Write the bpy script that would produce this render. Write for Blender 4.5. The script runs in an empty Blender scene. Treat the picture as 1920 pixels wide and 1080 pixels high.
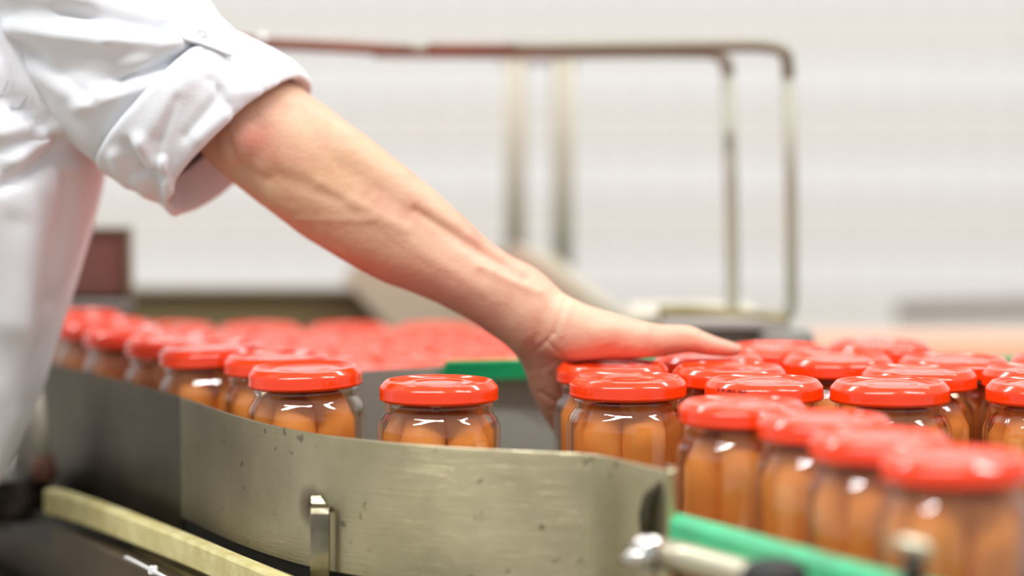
import bpy, bmesh, math, random
import numpy as np
from mathutils import Vector, Matrix, noise

random.seed(7)
S = bpy.context.scene
COL = S.collection
# ------------------------------------------------------------------ camera, world, light, exposure
FPX = 4766.0                       # focal length in pixels of a 1920 px wide frame
ZC = 0.292                         # height of the lens above the conveyor deck (z = 0)
PITCH = math.atan(362 / FPX)
cd = bpy.data.cameras.new('camera')
cam = bpy.data.objects.new('camera', cd)
COL.objects.link(cam)
cam.location = (0, 0, ZC)
cam.rotation_euler = (math.pi / 2 - PITCH, 0, 0)
cd.sensor_width = 36
cd.lens = FPX / 1920 * 36
cd.clip_start = 0.02
cd.dof.use_dof = True
cd.dof.focus_distance = 1.502
cd.dof.aperture_fstop = 2.2
S.camera = cam

w = bpy.data.worlds.new('world')
S.world = w
w.use_nodes = True
w.node_tree.nodes['Background'].inputs[0].default_value = (0.93, 0.96, 1.0, 1)
w.node_tree.nodes['Background'].inputs[1].default_value = 0.5

def area(name, loc, target, sx, sy, energy, color=(1, 1, 1)):
    l = bpy.data.lights.new(name, 'AREA')
    l.shape = 'RECTANGLE'; l.size = sx; l.size_y = sy; l.energy = energy; l.color = color
    o = bpy.data.objects.new(name, l); COL.objects.link(o)
    o.location = loc
    o.rotation_euler = (Vector(target) - Vector(loc)).to_track_quat('-Z', 'Y').to_euler()
    return o
# rows of fluorescent ceiling fittings of the hall
area('ceiling_tube_light', (-0.9, 0.4, 2.3), (-0.9, 0.4, 0), 2.4, 0.16, 60, (1, 0.99, 0.97))
area('ceiling_tube_light', (1.7, 0.9, 2.3), (1.7, 0.9, 0), 1.6, 0.16, 40, (1, 0.99, 0.97))
area('ceiling_tube_light', (0.9, 2.4, 2.3), (0.9, 2.4, 0), 2.4, 0.2, 30, (1, 0.99, 0.98))
area('ceiling_tube_light', (-1.6, 2.6, 2.3), (-1.6, 2.6, 0), 1.6, 0.2, 26, (1, 0.99, 0.98))

vs = S.view_settings
S.display_settings.display_device = 'sRGB'
vs.view_transform = 'Standard'
vs.look = 'None'
vs.gamma = 1
vs.use_curve_mapping = False
vs.exposure = 0.35
S.cycles.max_bounces = 24
S.cycles.transparent_max_bounces = 48
S.cycles.glossy_bounces = 6
S.cycles.diffuse_bounces = 5

# ------------------------------------------------------------------ helpers
CA, SA = math.cos(PITCH), math.sin(PITCH)
def ray(px, py):
    cx = (px - 960) / FPX; cy = (540 - py) / FPX
    return Vector((cx, CA + cy * SA, -SA + cy * CA))
def P(px, py, Y):
    d = ray(px, py); t = Y / d.y
    return Vector((d.x * t, Y, ZC + d.z * t))
def Pz(px, py, z):
    d = ray(px, py); t = (z - ZC) / d.z
    return Vector((d.x * t, d.y * t, z))
def project(co):
    """numpy n x 3 -> n x 2 photograph coordinates (used to lay out creases while modelling)"""
    x, y, z = co[:, 0], co[:, 1], co[:, 2] - ZC
    dep = y * CA - z * SA
    up = y * SA + z * CA
    return np.stack([960 + FPX * x / dep, 540 - FPX * up / dep], 1)

def lin(c):
    r = []
    for v in c[:3]:
        v = v / 255.0
        r.append(v / 12.92 if v <= 0.04045 else ((v + 0.055) / 1.055) ** 2.4)
    return (r[0], r[1], r[2], 1)

def mat(name, rgb, rough=0.5, metal=0.0, coat=0.0, spec=0.5, vary=0.0, scale=30, bump=0.0, bscale=200, stretch=(1, 1, 1), sheen=0.0, sss=0.0, rgb2=None):
    m = bpy.data.materials.new(name); m.use_nodes = True
    nt = m.node_tree; b = nt.nodes['Principled BSDF']
    b.inputs['Base Color'].default_value = lin(rgb)
    b.inputs['Roughness'].default_value = rough
    b.inputs['Metallic'].default_value = metal
    b.inputs['Coat Weight'].default_value = coat
    b.inputs['Coat Roughness'].default_value = 0.08
    b.inputs['Specular IOR Level'].default_value = spec
    b.inputs['Sheen Weight'].default_value = sheen
    if sss:
        b.inputs['Subsurface Weight'].default_value = sss
        b.inputs['Subsurface Radius'].default_value = (0.012, 0.005, 0.003)
        b.inputs['Subsurface Scale'].default_value = 1.0
    tc = nt.nodes.new('ShaderNodeTexCoord')
    mp = nt.nodes.new('ShaderNodeMapping'); mp.inputs['Scale'].default_value = stretch
    nt.links.new(tc.outputs['Object'], mp.inputs['Vector'])
    if vary > 0:
        n = nt.nodes.new('ShaderNodeTexNoise'); n.inputs['Scale'].default_value = scale; n.inputs['Detail'].default_value = 4
        nt.links.new(mp.outputs[0], n.inputs['Vector'])
        r = nt.nodes.new('ShaderNodeValToRGB')
        c = lin(rgb)
        c2 = lin(rgb2) if rgb2 else tuple(max(0, v * (1 - vary)) for v in c[:3]) + (1,)
        r.color_ramp.elements[0].position = 0.35; r.color_ramp.elements[0].color = c2
        r.color_ramp.elements[1].position = 0.65; r.color_ramp.elements[1].color = c
        nt.links.new(n.outputs['Fac'], r.inputs[0]); nt.links.new(r.outputs[0], b.inputs['Base Color'])
    if bump > 0:
        n2 = nt.nodes.new('ShaderNodeTexNoise'); n2.inputs['Scale'].default_value = bscale; n2.inputs['Detail'].default_value = 3
        nt.links.new(mp.outputs[0], n2.inputs['Vector'])
        bp = nt.nodes.new('ShaderNodeBump'); bp.inputs['Strength'].default_value = bump; bp.inputs['Distance'].default_value = 0.001
        nt.links.new(n2.outputs['Fac'], bp.inputs['Height']); nt.links.new(bp.outputs[0], b.inputs['Normal'])
    return m

def obj(name, me, m=None, parent=None, smooth=False):
    if isinstance(me, bmesh.types.BMesh):
        bm = me; me = bpy.data.meshes.new(name)
        bmesh.ops.recalc_face_normals(bm, faces=bm.faces)
        bm.to_mesh(me); bm.free()
    o = bpy.data.objects.new(name, me); COL.objects.link(o)
    if m is not None and len(me.materials) == 0: me.materials.append(m)
    if smooth:
        me.polygons.foreach_set('use_smooth', [True] * len(me.polygons))
    if parent is not None:
        o.parent = parent
        o.matrix_parent_inverse = parent.matrix_basis.inverted()
    return o
def empty(name, loc, rz=0):
    o = bpy.data.objects.new(name, None); COL.objects.link(o)
    o.location = loc; o.rotation_euler = (0, 0, rz); o.empty_display_size = 0.02
    return o
def tag(o, label=None, cat=None, group=None, kind=None):
    if label: o['label'] = label
    if cat: o['category'] = cat
    if group: o['group'] = group
    if kind: o['kind'] = kind
    return o
def mesh(name, verts, faces):
    me = bpy.data.meshes.new(name)
    me.from_pydata([tuple(v) for v in verts], [], faces)
    bm = bmesh.new(); bm.from_mesh(me)
    bmesh.ops.recalc_face_normals(bm, faces=bm.faces)
    bm.to_mesh(me); bm.free()
    return me
def box_bm(x0, x1, y0, y1, z0, z1, bev=0.0, seg=2):
    bm = bmesh.new()
    bmesh.ops.create_cube(bm, size=1, matrix=Matrix.Translation(((x0 + x1) / 2, (y0 + y1) / 2, (z0 + z1) / 2)) @ Matrix.Diagonal((x1 - x0, y1 - y0, z1 - z0, 1)))
    if bev: bmesh.ops.bevel(bm, geom=bm.edges[:], offset=bev, segments=seg, affect='EDGES')
    return bm
def lathe(name, prof, seg=48, closed=False):
    """prof: list of (r, z); r = 0 ends make poles"""
    v = []; f = []; rings = []
    for r, z in prof:
        if r <= 1e-6:
            rings.append([len(v)]); v.append((0, 0, z))
        else:
            rings.append(list(range(len(v), len(v) + seg)))
            for k in range(seg):
                a = 2 * math.pi * k / seg
                v.append((r * math.cos(a), r * math.sin(a), z))
    n = len(rings)
    for i in range(n if closed else n - 1):
        A, B = rings[i], rings[(i + 1) % n]
        for k in range(seg):
            k2 = (k + 1) % seg
            if len(A) == 1 and len(B) == 1: continue
            if len(A) == 1: f.append((A[0], B[k], B[k2]))
            elif len(B) == 1: f.append((A[k], A[k2], B[0]))
            else: f.append((A[k], A[k2], B[k2], B[k]))
    return mesh(name, v, f)
def catmull(pts, n=8):
    pts = [Vector(p) for p in pts]
    if len(pts) < 3:
        return [pts[0].lerp(pts[-1], i / n) for i in range(n + 1)]
    e = [pts[0] * 2 - pts[1]] + pts + [pts[-1] * 2 - pts[-2]]
    out = []
    for i in range(1, len(e) - 2):
        p0, p1, p2, p3 = e[i - 1:i + 3]
        for k in range(n):
            t = k / n
            out.append(0.5 * ((2 * p1) + (p2 - p0) * t + (2 * p0 - 5 * p1 + 4 * p2 - p3) * t * t + (3 * p1 - p0 - 3 * p2 + p3) * t ** 3))
    out.append(pts[-1])
    return out
def tube(name, pts, rad, seg=16):
    """round bar along a polyline; rad a number or one per point; ends closed"""
    pts = [Vector(p) for p in pts]; n = len(pts)
    if not hasattr(rad, '__len__'): rad = [rad] * n
    v = []; f = []
    t0 = (pts[1] - pts[0]).normalized()
    ref = Vector((0, 0, 1)) if abs(t0.z) < 0.9 else Vector((1, 0, 0))
    u = t0.cross(ref).normalized()
    for i in range(n):
        t = (pts[min(i + 1, n - 1)] - pts[max(i - 1, 0)]).normalized()
        u = (u - t * u.dot(t)).normalized(); q = t.cross(u)
        for k in range(seg):
            a = 2 * math.pi * k / seg
            v.append(pts[i] + (u * math.cos(a) + q * math.sin(a)) * rad[i])
    for i in range(n - 1):
        for k in range(seg):
            k2 = (k + 1) % seg
            f.append((i * seg + k, i * seg + k2, (i + 1) * seg + k2, (i + 1) * seg + k))
    f.append(tuple(range(seg))); f.append(tuple(range((n - 1) * seg, n * seg)))
    return mesh(name, v, f)
def sweep(name, pts, prof):
    """profile (side, z) carried along a horizontal polyline; side is to the left of travel"""
    pts = [Vector(p) for p in pts]; n = len(pts); m = len(prof)
    v = []; f = []
    for i in range(n):
        t = (pts[min(i + 1, n - 1)] - pts[max(i - 1, 0)]); t.z = 0; t.normalize()
        s = Vector((-t.y, t.x, 0))
        for (a, b) in prof:
            v.append(pts[i] + s * a + Vector((0, 0, b)))
    for i in range(n - 1):
        for k in range(m):
            k2 = (k + 1) % m
            f.append((i * m + k, i * m + k2, (i + 1) * m + k2, (i + 1) * m + k))
    f.append(tuple(range(m))); f.append(tuple(range((n - 1) * m, n * m)))
    return mesh(name, v, f)
def prism(name, poly, z0, z1):
    n = len(poly)
    v = [(x, y, z0) for x, y in poly] + [(x, y, z1) for x, y in poly]
    f = [tuple(range(n)), tuple(range(n, 2 * n))] + [(i, (i + 1) % n, n + (i + 1) % n, n + i) for i in range(n)]
    return mesh(name, v, f)

# ------------------------------------------------------------------ materials
M = {}
M['red'] = mat('red_lacquer', (243, 60, 6), 0.15, coat=0.45, spec=0.45)
M['sausage'] = mat('sausage_skin', (232, 155, 86), 0.42, spec=0.35, vary=0.28, scale=28, bump=0.12, bscale=260, rgb2=(212, 128, 68))
M['sausage_end'] = mat('sausage_end', (190, 105, 55), 0.5)
M['tilewhite'] = mat('tile_white', (230, 228, 227), 0.28)
M['tilebeige'] = mat('tile_warm', (223, 220, 214), 0.28)
M['grout'] = mat('grout', (248, 244, 243), 0.8)
M['floor'] = mat('floor_resin', (165, 152, 126), 0.5, vary=0.25, scale=3)
M['green'] = mat('green_polyethylene', (16, 150, 92), 0.6, spec=0.25, vary=0.12, scale=12)
M['green_worn'] = mat('green_polyethylene_worn', (76, 200, 140), 0.5, vary=0.3, scale=42, rgb2=(82, 164, 120))
M['grey'] = mat('grey_guide_metal', (158, 158, 148), 0.45, metal=0.0, vary=0.1, scale=6)
M['deck'] = mat('deck_steel', (88, 88, 80), 0.4, metal=0.6, vary=0.3, scale=20)
M['darkm'] = mat('dark_steel', (62, 56, 48), 0.38, metal=0.7, vary=0.4, scale=9)
M['housing'] = mat('housing_steel', (120, 106, 86), 0.5, metal=0.75, vary=0.35, scale=7)
M['olive'] = mat('olive_machine_paint', (112, 100, 66), 0.5, vary=0.15, scale=4)
M['olivepale'] = mat('pale_machine_paint', (205, 198, 180), 0.5, vary=0.12, scale=5)
M['ledge'] = mat('ledge_worn_steel', (140, 128, 82), 0.45, metal=0.3, vary=0.25, scale=30)
M['rod'] = mat('rod_steel', (164, 162, 147), 0.5, metal=0.1)
M['rodtop'] = mat('rod_tarnished', (132, 124, 108), 0.4, metal=0.4)
M['rust'] = mat('rod_rusty', (140, 92, 72), 0.6, vary=0.3, scale=25)
M['chrome'] = mat('chrome', (225, 222, 215), 0.12, metal=1.0)
M['clampsteel'] = mat('clamp_tube_steel', (205, 198, 172), 0.34, metal=0.8)
M['black'] = mat('plain_black', (22, 20, 19), 0.6)
M['brownbox'] = mat('brown_cabinet_paint', (118, 80, 70), 0.45)
M['greybar'] = mat('grey_bar', (150, 142, 134), 0.5)
M['peach'] = mat('peach_lid_blur', (240, 190, 160), 0.5)
M['whiteplastic'] = mat('white_plastic', (235, 235, 235), 0.35)
M['shoe'] = mat('shoe_white', (220, 220, 216), 0.5)
M['ink'] = mat('black_ink', (70, 14, 8), 0.6)
M['cloth'] = mat('white_cotton', (228, 230, 235), 0.85, sheen=0.3, bump=0.25, bscale=900)
M['thread'] = mat('white_thread', (214, 212, 212), 0.8)
M['hoseblue'] = mat('grey_fitting_paint', (116, 112, 104), 0.55)
M['coverpaint'] = mat('cover_paint', (182, 174, 152), 0.5)
M['plinth'] = mat('plinth_paint', (196, 192, 182), 0.55)

def clear(name, tint, gloss=1.0, ior=1.45):
    """thin clear wall: transparent with a fresnel share of sharp gloss"""
    m = bpy.data.materials.new(name); m.use_nodes = True; nt = m.node_tree
    nt.nodes.clear()
    out = nt.nodes.new('ShaderNodeOutputMaterial')
    tr = nt.nodes.new('ShaderNodeBsdfTransparent'); tr.inputs[0].default_value = tint
    gl = nt.nodes.new('ShaderNodeBsdfGlossy'); gl.inputs[0].default_value = (gloss, gloss, gloss, 1); gl.inputs['Roughness'].default_value = 0.03
    f0 = ((ior - 1) / (ior + 1)) ** 2
    lw = nt.nodes.new('ShaderNodeLayerWeight'); lw.inputs[0].default_value = 0.5
    pw = nt.nodes.new('ShaderNodeMath'); pw.operation = 'POWER'; pw.inputs[1].default_value = 4.5
    nt.links.new(lw.outputs['Facing'], pw.inputs[0])
    fr = nt.nodes.new('ShaderNodeMath'); fr.operation = 'MULTIPLY_ADD'; fr.inputs[1].default_value = 1 - f0; fr.inputs[2].default_value = f0
    nt.links.new(pw.outputs[0], fr.inputs[0])
    mx = nt.nodes.new('ShaderNodeMixShader')
    nt.links.new(fr.outputs[0], mx.inputs[0]); nt.links.new(tr.outputs[0], mx.inputs[1]); nt.links.new(gl.outputs[0], mx.inputs[2])
    nt.links.new(mx.outputs[0], out.inputs[0])
    return m
M['glass'] = clear('jar_glass', (0.985, 0.985, 0.975, 1), 1.0, 1.45)
M['brine'] = clear('brine', (0.98, 0.91, 0.78, 1), 0.3, 1.12)

def steel_plate():
    m = mat('brushed_stainless', (186, 180, 156), 0.30, metal=0.92)
    nt = m.node_tree; b = nt.nodes['Principled BSDF']
    tc = nt.nodes.new('ShaderNodeTexCoord')
    mp = nt.nodes.new('ShaderNodeMapping'); mp.inputs['Scale'].default_value = (6, 6, 900)
    nt.links.new(tc.outputs['Object'], mp.inputs[0])
    n = nt.nodes.new('ShaderNodeTexNoise'); n.inputs['Scale'].default_value = 3; n.inputs['Detail'].default_value = 5
    nt.links.new(mp.outputs[0], n.inputs[0])
    bp = nt.nodes.new('ShaderNodeBump'); bp.inputs['Strength'].default_value = 0.6; bp.inputs['Distance'].default_value = 0.0005
    nt.links.new(n.outputs[0], bp.inputs['Height']); nt.links.new(bp.outputs[0], b.inputs['Normal'])
    big = nt.nodes.new('ShaderNodeTexNoise'); big.inputs['Scale'].default_value = 14; big.inputs['Detail'].default_value = 5
    nt.links.new(tc.outputs['Object'], big.inputs[0])
    r = nt.nodes.new('ShaderNodeValToRGB')
    r.color_ramp.elements[0].position = 0.36; r.color_ramp.elements[0].color = lin((186, 177, 145))
    r.color_ramp.elements[1].position = 0.64; r.color_ramp.elements[1].color = lin((218, 208, 172))
    nt.links.new(big.outputs[0], r.inputs[0])
    # small dark specks of dried splashes
    sp = nt.nodes.new('ShaderNodeTexNoise'); sp.inputs['Scale'].default_value = 110; sp.inputs['Detail'].default_value = 1
    nt.links.new(tc.outputs['Object'], sp.inputs[0])
    sr = nt.nodes.new('ShaderNodeValToRGB')
    sr.color_ramp.elements[0].position = 0.70; sr.color_ramp.elements[0].color = (0, 0, 0, 1)
    sr.color_ramp.elements[1].position = 0.76; sr.color_ramp.elements[1].color = (0.55, 0.55, 0.55, 1)
    nt.links.new(sp.outputs[0], sr.inputs[0])
    mx = nt.nodes.new('ShaderNodeMix'); mx.data_type = 'RGBA'
    nt.links.new(sr.outputs[0], mx.inputs[0]); nt.links.new(r.outputs[0], mx.inputs[6]); mx.inputs[7].default_value = lin((70, 62, 44))
    # burnt weld stain round the bracket's head
    sc = Vector(P(602, 948, 1.457))
    vd = nt.nodes.new('ShaderNodeVectorMath'); vd.operation = 'DISTANCE'
    geo = nt.nodes.new('ShaderNodeNewGeometry')
    vd.inputs[1].default_value = sc
    nz = nt.nodes.new('ShaderNodeTexNoise'); nz.inputs['Scale'].default_value = 130
    nt.links.new(tc.outputs['Object'], nz.inputs[0])
    nt.links.new(geo.outputs['Position'], vd.inputs[0])
    ad = nt.nodes.new('ShaderNodeMath'); ad.operation = 'MULTIPLY_ADD'; ad.inputs[1].default_value = 0.004
    nt.links.new(nz.outputs[0], ad.inputs[0]); nt.links.new(vd.outputs['Value'], ad.inputs[2])
    mr = nt.nodes.new('ShaderNodeMapRange'); mr.inputs[1].default_value = 0.0095; mr.inputs[2].default_value = 0.018; mr.inputs[3].default_value = 0.85; mr.inputs[4].default_value = 0
    nt.links.new(ad.outputs[0], mr.inputs[0])
    mx2 = nt.nodes.new('ShaderNodeMix'); mx2.data_type = 'RGBA'
    nt.links.new(mr.outputs[0], mx2.inputs[0]); nt.links.new(mx.outputs[2], mx2.inputs[6]); mx2.inputs[7].default_value = lin((72, 46, 26))
    # dark reflection painted as a brown tone on the plate's far end, uneven edge
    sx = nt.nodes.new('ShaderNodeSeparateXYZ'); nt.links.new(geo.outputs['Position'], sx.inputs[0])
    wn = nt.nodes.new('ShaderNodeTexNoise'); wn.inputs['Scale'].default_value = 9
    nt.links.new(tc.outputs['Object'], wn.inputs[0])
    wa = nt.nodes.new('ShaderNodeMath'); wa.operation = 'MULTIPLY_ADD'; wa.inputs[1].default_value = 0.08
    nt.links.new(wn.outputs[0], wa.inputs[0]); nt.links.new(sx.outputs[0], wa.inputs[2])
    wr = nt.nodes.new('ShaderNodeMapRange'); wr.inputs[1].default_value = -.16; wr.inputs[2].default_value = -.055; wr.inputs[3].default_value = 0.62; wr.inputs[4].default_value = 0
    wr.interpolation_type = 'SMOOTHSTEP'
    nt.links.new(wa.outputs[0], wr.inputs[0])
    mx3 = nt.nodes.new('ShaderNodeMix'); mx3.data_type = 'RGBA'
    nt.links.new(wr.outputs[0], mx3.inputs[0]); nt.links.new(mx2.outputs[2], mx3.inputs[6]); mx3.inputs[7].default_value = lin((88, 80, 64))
    nt.links.new(mx3.outputs[2], b.inputs['Base Color'])
    return m
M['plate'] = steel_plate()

def cream():
    return mat('cream_polyethylene', (226, 218, 160), 0.5, vary=0.2, scale=60, rgb2=(206, 192, 128), bump=0.3, bscale=300)
M['cream'] = cream()

M['darkreflsteel'] = mat('dark_reflection_steel', (100, 92, 75), 0.36, metal=0.9, vary=0.25, scale=12, rgb2=(78, 71, 57))  # darkened base colour stands in for a dark reflection on the left sheet
# ------------------------------------------------------------------ setting: floor, tiled wall
FZ = -0.93
fl = obj('floor', box_bm(-5, 5, -2.5, 4.2, FZ - 0.05, FZ), M['floor']); tag(fl, kind='structure')
WY = 4.0
wb = obj('wall_back', box_bm(-5, 5, WY + 0.008, WY + 0.2, FZ, 3.0), M['grout']); tag(wb, 'white tiled back wall with faint joints', kind='structure')
TW, TH = 78 * WY / FPX, 91 * WY / FPX
tm = {}
for key in ('tilewhite', 'tilebeige'):
    bm = box_bm(-TW / 2 + 0.0022, TW / 2 - 0.0022, 0, 0.009, -TH / 2 + 0.002, TH / 2 - 0.002)
    me = bpy.data.meshes.new('tile'); bmesh.ops.recalc_face_normals(bm, faces=bm.faces); bm.to_mesh(me); bm.free()
    me.materials.append(M[key]); tm[key] = me
zt = P(960, 55, WY).z
ncol = 26
for c in range(ncol):
    for r in range(9):
        o = bpy.data.objects.new('tile', tm['tilebeige' if r % 2 == 0 else 'tilewhite'])
        COL.objects.link(o); o.parent = wb
        o.location = (P(28, 0, WY).x + c * TW - TW * 0.5, WY, zt - r * TH)
        o.rotation_euler = (random.uniform(-.004, .004), 0, random.uniform(-.004, .004))
# the rest of the tiling, out of the picture, as one piece
bm = bmesh.new()
x_lo = P(28, 0, WY).x - TW; x_hi = x_lo + ncol * TW
for c in range(-28, ncol + 28):
    for r in range(-14, 22):
        if 0 <= c < ncol and 0 <= r < 9: continue
        x = P(28, 0, WY).x + c * TW - TW * 0.5; z = zt - r * TH
        if z - TH / 2 < FZ: continue
        s = [bm.verts.new((x + a * (TW / 2 - .0022), WY, z + b * (TH / 2 - .002))) for a, b in ((-1, -1), (1, -1), (1, 1), (-1, 1))]
        b_ = [bm.verts.new((v.co.x, WY + .009, v.co.z)) for v in s]
        bm.faces.new(s)
        for k in range(4): bm.faces.new((s[k], s[(k + 1) % 4], b_[(k + 1) % 4], b_[k]))
o = obj('surrounding_tiles', bm, M['tilewhite'], wb); o['kind'] = 'stuff'

# ------------------------------------------------------------------ jar
HJ = 0.125
def jar_meshes():
    d = {}
    R = 0.0363
    t = 0.0020
    outer = [(0, 0.0015), (0.022, 0.0015), (0.026, 0.0), (0.031, 0.0), (0.0345, 0.0018), (R, 0.006), (R, 0.05), (R, 0.094), (0.0361, 0.0975), (0.0353, 0.1005), (0.0340, 0.1030), (0.0326, 0.1048), (0.0317, 0.1062), (0.0313, 0.1078), (0.0318, 0.1092), (0.0322, 0.1105), (0.0318, 0.1118), (0.0312, 0.1128), (0.0312, 0.119)]
    inner = [(r - t if r > .01 else 0, z + (t if z < 0.01 else 0)) for r, z in outer]
    d['glass'] = lathe('glass_jar', outer + inner[::-1][:-1] + [(0, 0.0036)], 56)
    br = [(0, 0.005)] + [(max(r - 0.0008, 0.001), max(z, 0.005)) for r, z in inner if z < 0.112 and r > 0.02][2:]
    br[-1] = (br[-1][0], 0.1128); br.append((0, 0.1128))
    d['brine'] = lathe('brine', br, 40)
    z = HJ
    lid = [(0.0300, z - .0115), (0.0336, z - .0118), (0.0347, z - .0114), (0.0353, z - .0104), (0.0351, z - .0094), (0.0349, z - .0086), (0.0350, z - .0046), (0.0347, z - .0036), (0.0340, z - .0028), (0.0322, z - .0008), (0.0314, z - .0001), (0.0305, z), (0.0299, z - .0003), (0.0291, z - .0015), (0.0270, z - .0018), (0.0215, z - .0017), (0.0205, z - .0013), (0.0150, z - .0012), (0.0142, z - .0017), (0.0080, z - .0014), (0, z - .0012)]
    lo = lathe('lid', lid, 64)
    d['lid'] = lo
    # sausage: capsule slightly curved, knotted ends
    prof = []
    L0, L1, r = 0.0062, 0.1128, 0.0137
    for k in range(9):
        a = math.pi / 2 * k / 8
        prof.append((r * math.sin(a) ** 0.9 if k else 0, L0 + r * 1.05 * (1 - math.cos(a))))
    for k in range(1, 9): prof.append((r * (1 + 0.015 * math.sin(k * 2)), L0 + r * 1.05 + (L1 - L0 - 1.68 * r) * k / 9))
    for k in range(9):
        a = math.pi / 2 * (8 - k) / 8
        prof.append((r * math.sin(a) ** 0.5 if a > 1e-6 else 0, L1 - r * 0.62 * (1 - math.cos(a))))
    for q in range(3):
        me = lathe('sausage', prof, 20)
        rg = random.Random(q)
        ax, ay = rg.uniform(-.0008, .0008), rg.uniform(-.0006, .0006)
        for v in me.vertices:
            s = math.sin((v.co.z - L0) / (L1 - L0) * math.pi)
            v.co.x += ax * s * 1.0; v.co.y += ay * s
            n = noise.noise(v.co * 45 + Vector((q * 9, 0, 0)))
            v.co.x *= 1 + 0.03 * n; v.co.y *= 1 + 0.03 * n
            g = max(0, min(1, (v.co.z - 0.097) / 0.009)); g = g * g * (3 - 2 * g)
            v.co.x = v.co.x * (1 - .05 * g) + 0.0197 - 0.0052 * g
        d['sausage%d' % q] = me
    for k, me in d.items():
        me.polygons.foreach_set('use_smooth', [True] * len(me.polygons))
        me.materials.append(M['red'] if k == 'lid' else M['glass'] if k == 'glass' else M['brine'] if k == 'brine' else M['sausage'])
    return d
JM = jar_meshes()
def jar(loc, rz, label, group, tilt=(0, 0)):
    t = empty('sausage_jar', loc, 0)
    t.rotation_euler = (tilt[0], tilt[1], rz)
    tag(t, label, 'jar', group)
    def add(name, key, loc=(0, 0, 0), rot=(0, 0, 0), scale=(1, 1, 1)):
        o = bpy.data.objects.new(name, JM[key]); COL.objects.link(o); o.parent = t
        o.location = loc; o.rotation_euler = rot; o.scale = scale
        return o
    add('glass_body', 'glass'); add('brine', 'brine')
    lid = add('lid', 'lid')
    n = 5
    for k in range(n):
        a = 2 * math.pi * k / n + random.uniform(-.06, .06)
        q = random.uniform(0.95, 1.0)
        add('sausage', 'sausage%d' % random.randrange(3), (0, 0, 0), (0, 0, a), (1, 1, q))
    return t, lid

LIDZ = HJ
def lidpos(px, y): p = Pz(px, y, LIDZ); return [p.x, p.y]
jars = [
 # px, y of lid top centre, rotation, weight, label, group, tilt
 (823, 713, 0.50, 9, 'sausage jar standing alone in the gap between the queue and the hand', None, (0, 0)),
 (1177, 706, 0.15, 9, 'sausage jar in front of the palm, its lid overlapping the lid behind it', None, (0, 0)),
 (1163, 682, 0.9, 9, 'sausage jar right under the palm, its lid in shadow', None, (0, 0)),
 (1430, 710, 0.3, 25, 'sausage jar with a date and time printed on its lid edge', None, (0, 0)),
 (1663, 714, 0.62, 9, 'sausage jar right behind the blurred front row, its whole lid in sharp focus', None, (0, 0)),
 (1370, 688, 1.1, 7, 'sausage jar below the thumb tip, behind the date-printed lid', None, (0, 0)),
 (1362, 672, 0.2, 7, 'sausage jar that the thumb tip rests on', None, (0, 0)),
 (1568, 667, 0.8, 8, 'sausage jar right of the thumb, in the middle row of the crowd', None, (0, 0)),
 (1458, 652, 0.4, 8, 'sausage jar just beyond the thumb tip, half hidden by the tip', None, (0, 0)),
 (1645, 643, 0.1, 8, 'rearmost sausage jar of the crowd, lid standing highest against the wall', None, (0, 0)),
 (1724, 692, 0.5, 8, 'sausage jar behind and right of the sharply focused lid', None, (0, 0)),
 (1790, 673, 0.9, 8, 'sausage jar in the back row beside the rear green rail', None, (0, 0)),
 (1936, 688, 0.3, 7, 'sausage jar at the right picture edge, between the two other cut-off lids', None, (0, 0)),
 (1962, 716, 0.2, 8, 'nearest sausage jar cut by the right picture edge, in sharp focus', None, (0, 0)),
 (1997, 668, 0.7, 7, 'rearmost sausage jar cut by the right picture edge', None, (0, 0)),
 (1404, 755, 0.95, 15, 'blurred front-row sausage jar farthest left, beside the steel plate end', None, (0, 0)),
 (1524, 778, 0.25, 9, 'blurred front-row sausage jar, second from the steel plate end', None, (0, 0)),
 (1644, 812, 0.7, 9, 'blurred front-row sausage jar, third from the steel plate end', None, (0, 0)),
 (1779, 848, 0.45, 9, 'large blurred sausage jar nearest the camera at the right', None, (0, 0)),
 (581, 689, 0.68, 9, 'front sausage jar of the queue behind the steel plate, lid slightly tilted', None, (0, -0.03)),
 (520, 666, 0.1, 9, 'second sausage jar in the queue behind the steel plate', None, (0, -0.01)),
 (404, 650, 0.52, 9, 'third sausage jar in the queue, its lid leaning to the left', None, (0.0, -0.055)),
 (335, 633, 0.9, 8, 'fourth sausage jar in the queue, behind the left leaning one', None, (0, -0.02)),
 (255, 617, 0.2, 7, 'fifth sausage jar in the queue, blurred and darker', None, (0, -0.015)),
 (195, 602, 0.2, 6, 'sixth sausage jar in the queue, blurred, close to the white coat', None, (0, 0)),
 (160, 592, 0.2, 4, 'last sausage jar of the queue, half hidden by the white coat', None, (0, 0)),
 (2075, 700, 0.2, 2, 'sausage jar standing beyond the right picture edge', None, (0, 0)),
]
pos = [lidpos(j[0], j[1]) for j in jars]
DM = 0.0736
PLATE_TOP = ((20, 664), (85, 680), (210, 709), (340, 745), (450, 781), (570, 809), (700, 826), (820, 836), (940, 843), (1060, 848), (1095, 850), (1135, 855), (1190, 868), (1252, 882))
plate_line = [Pz(px, py, 0.098) for px, py in PLATE_TOP]
def keep_behind_plate(p, CL):
    best = None
    for a, b in zip(plate_line[:-1], plate_line[1:]):
        d = (b - a); d.z = 0
        t = max(0, min(1, ((p[0] - a.x) * d.x + (p[1] - a.y) * d.y) / (d.x ** 2 + d.y ** 2)))
        q = (a.x + d.x * t, a.y + d.y * t)
        n = Vector((-d.y, d.x, 0)).normalized()
        sd = (p[0] - q[0]) * n.x + (p[1] - q[1]) * n.y
        r = math.hypot(p[0] - q[0], p[1] - q[1])
        if best is None or r < best[0]: best = (r, sd, n)
    r, sd, n = best
    if sd < CL and r < 0.08:
        p[0] += n.x * (CL - sd); p[1] += n.y * (CL - sd)
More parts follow.
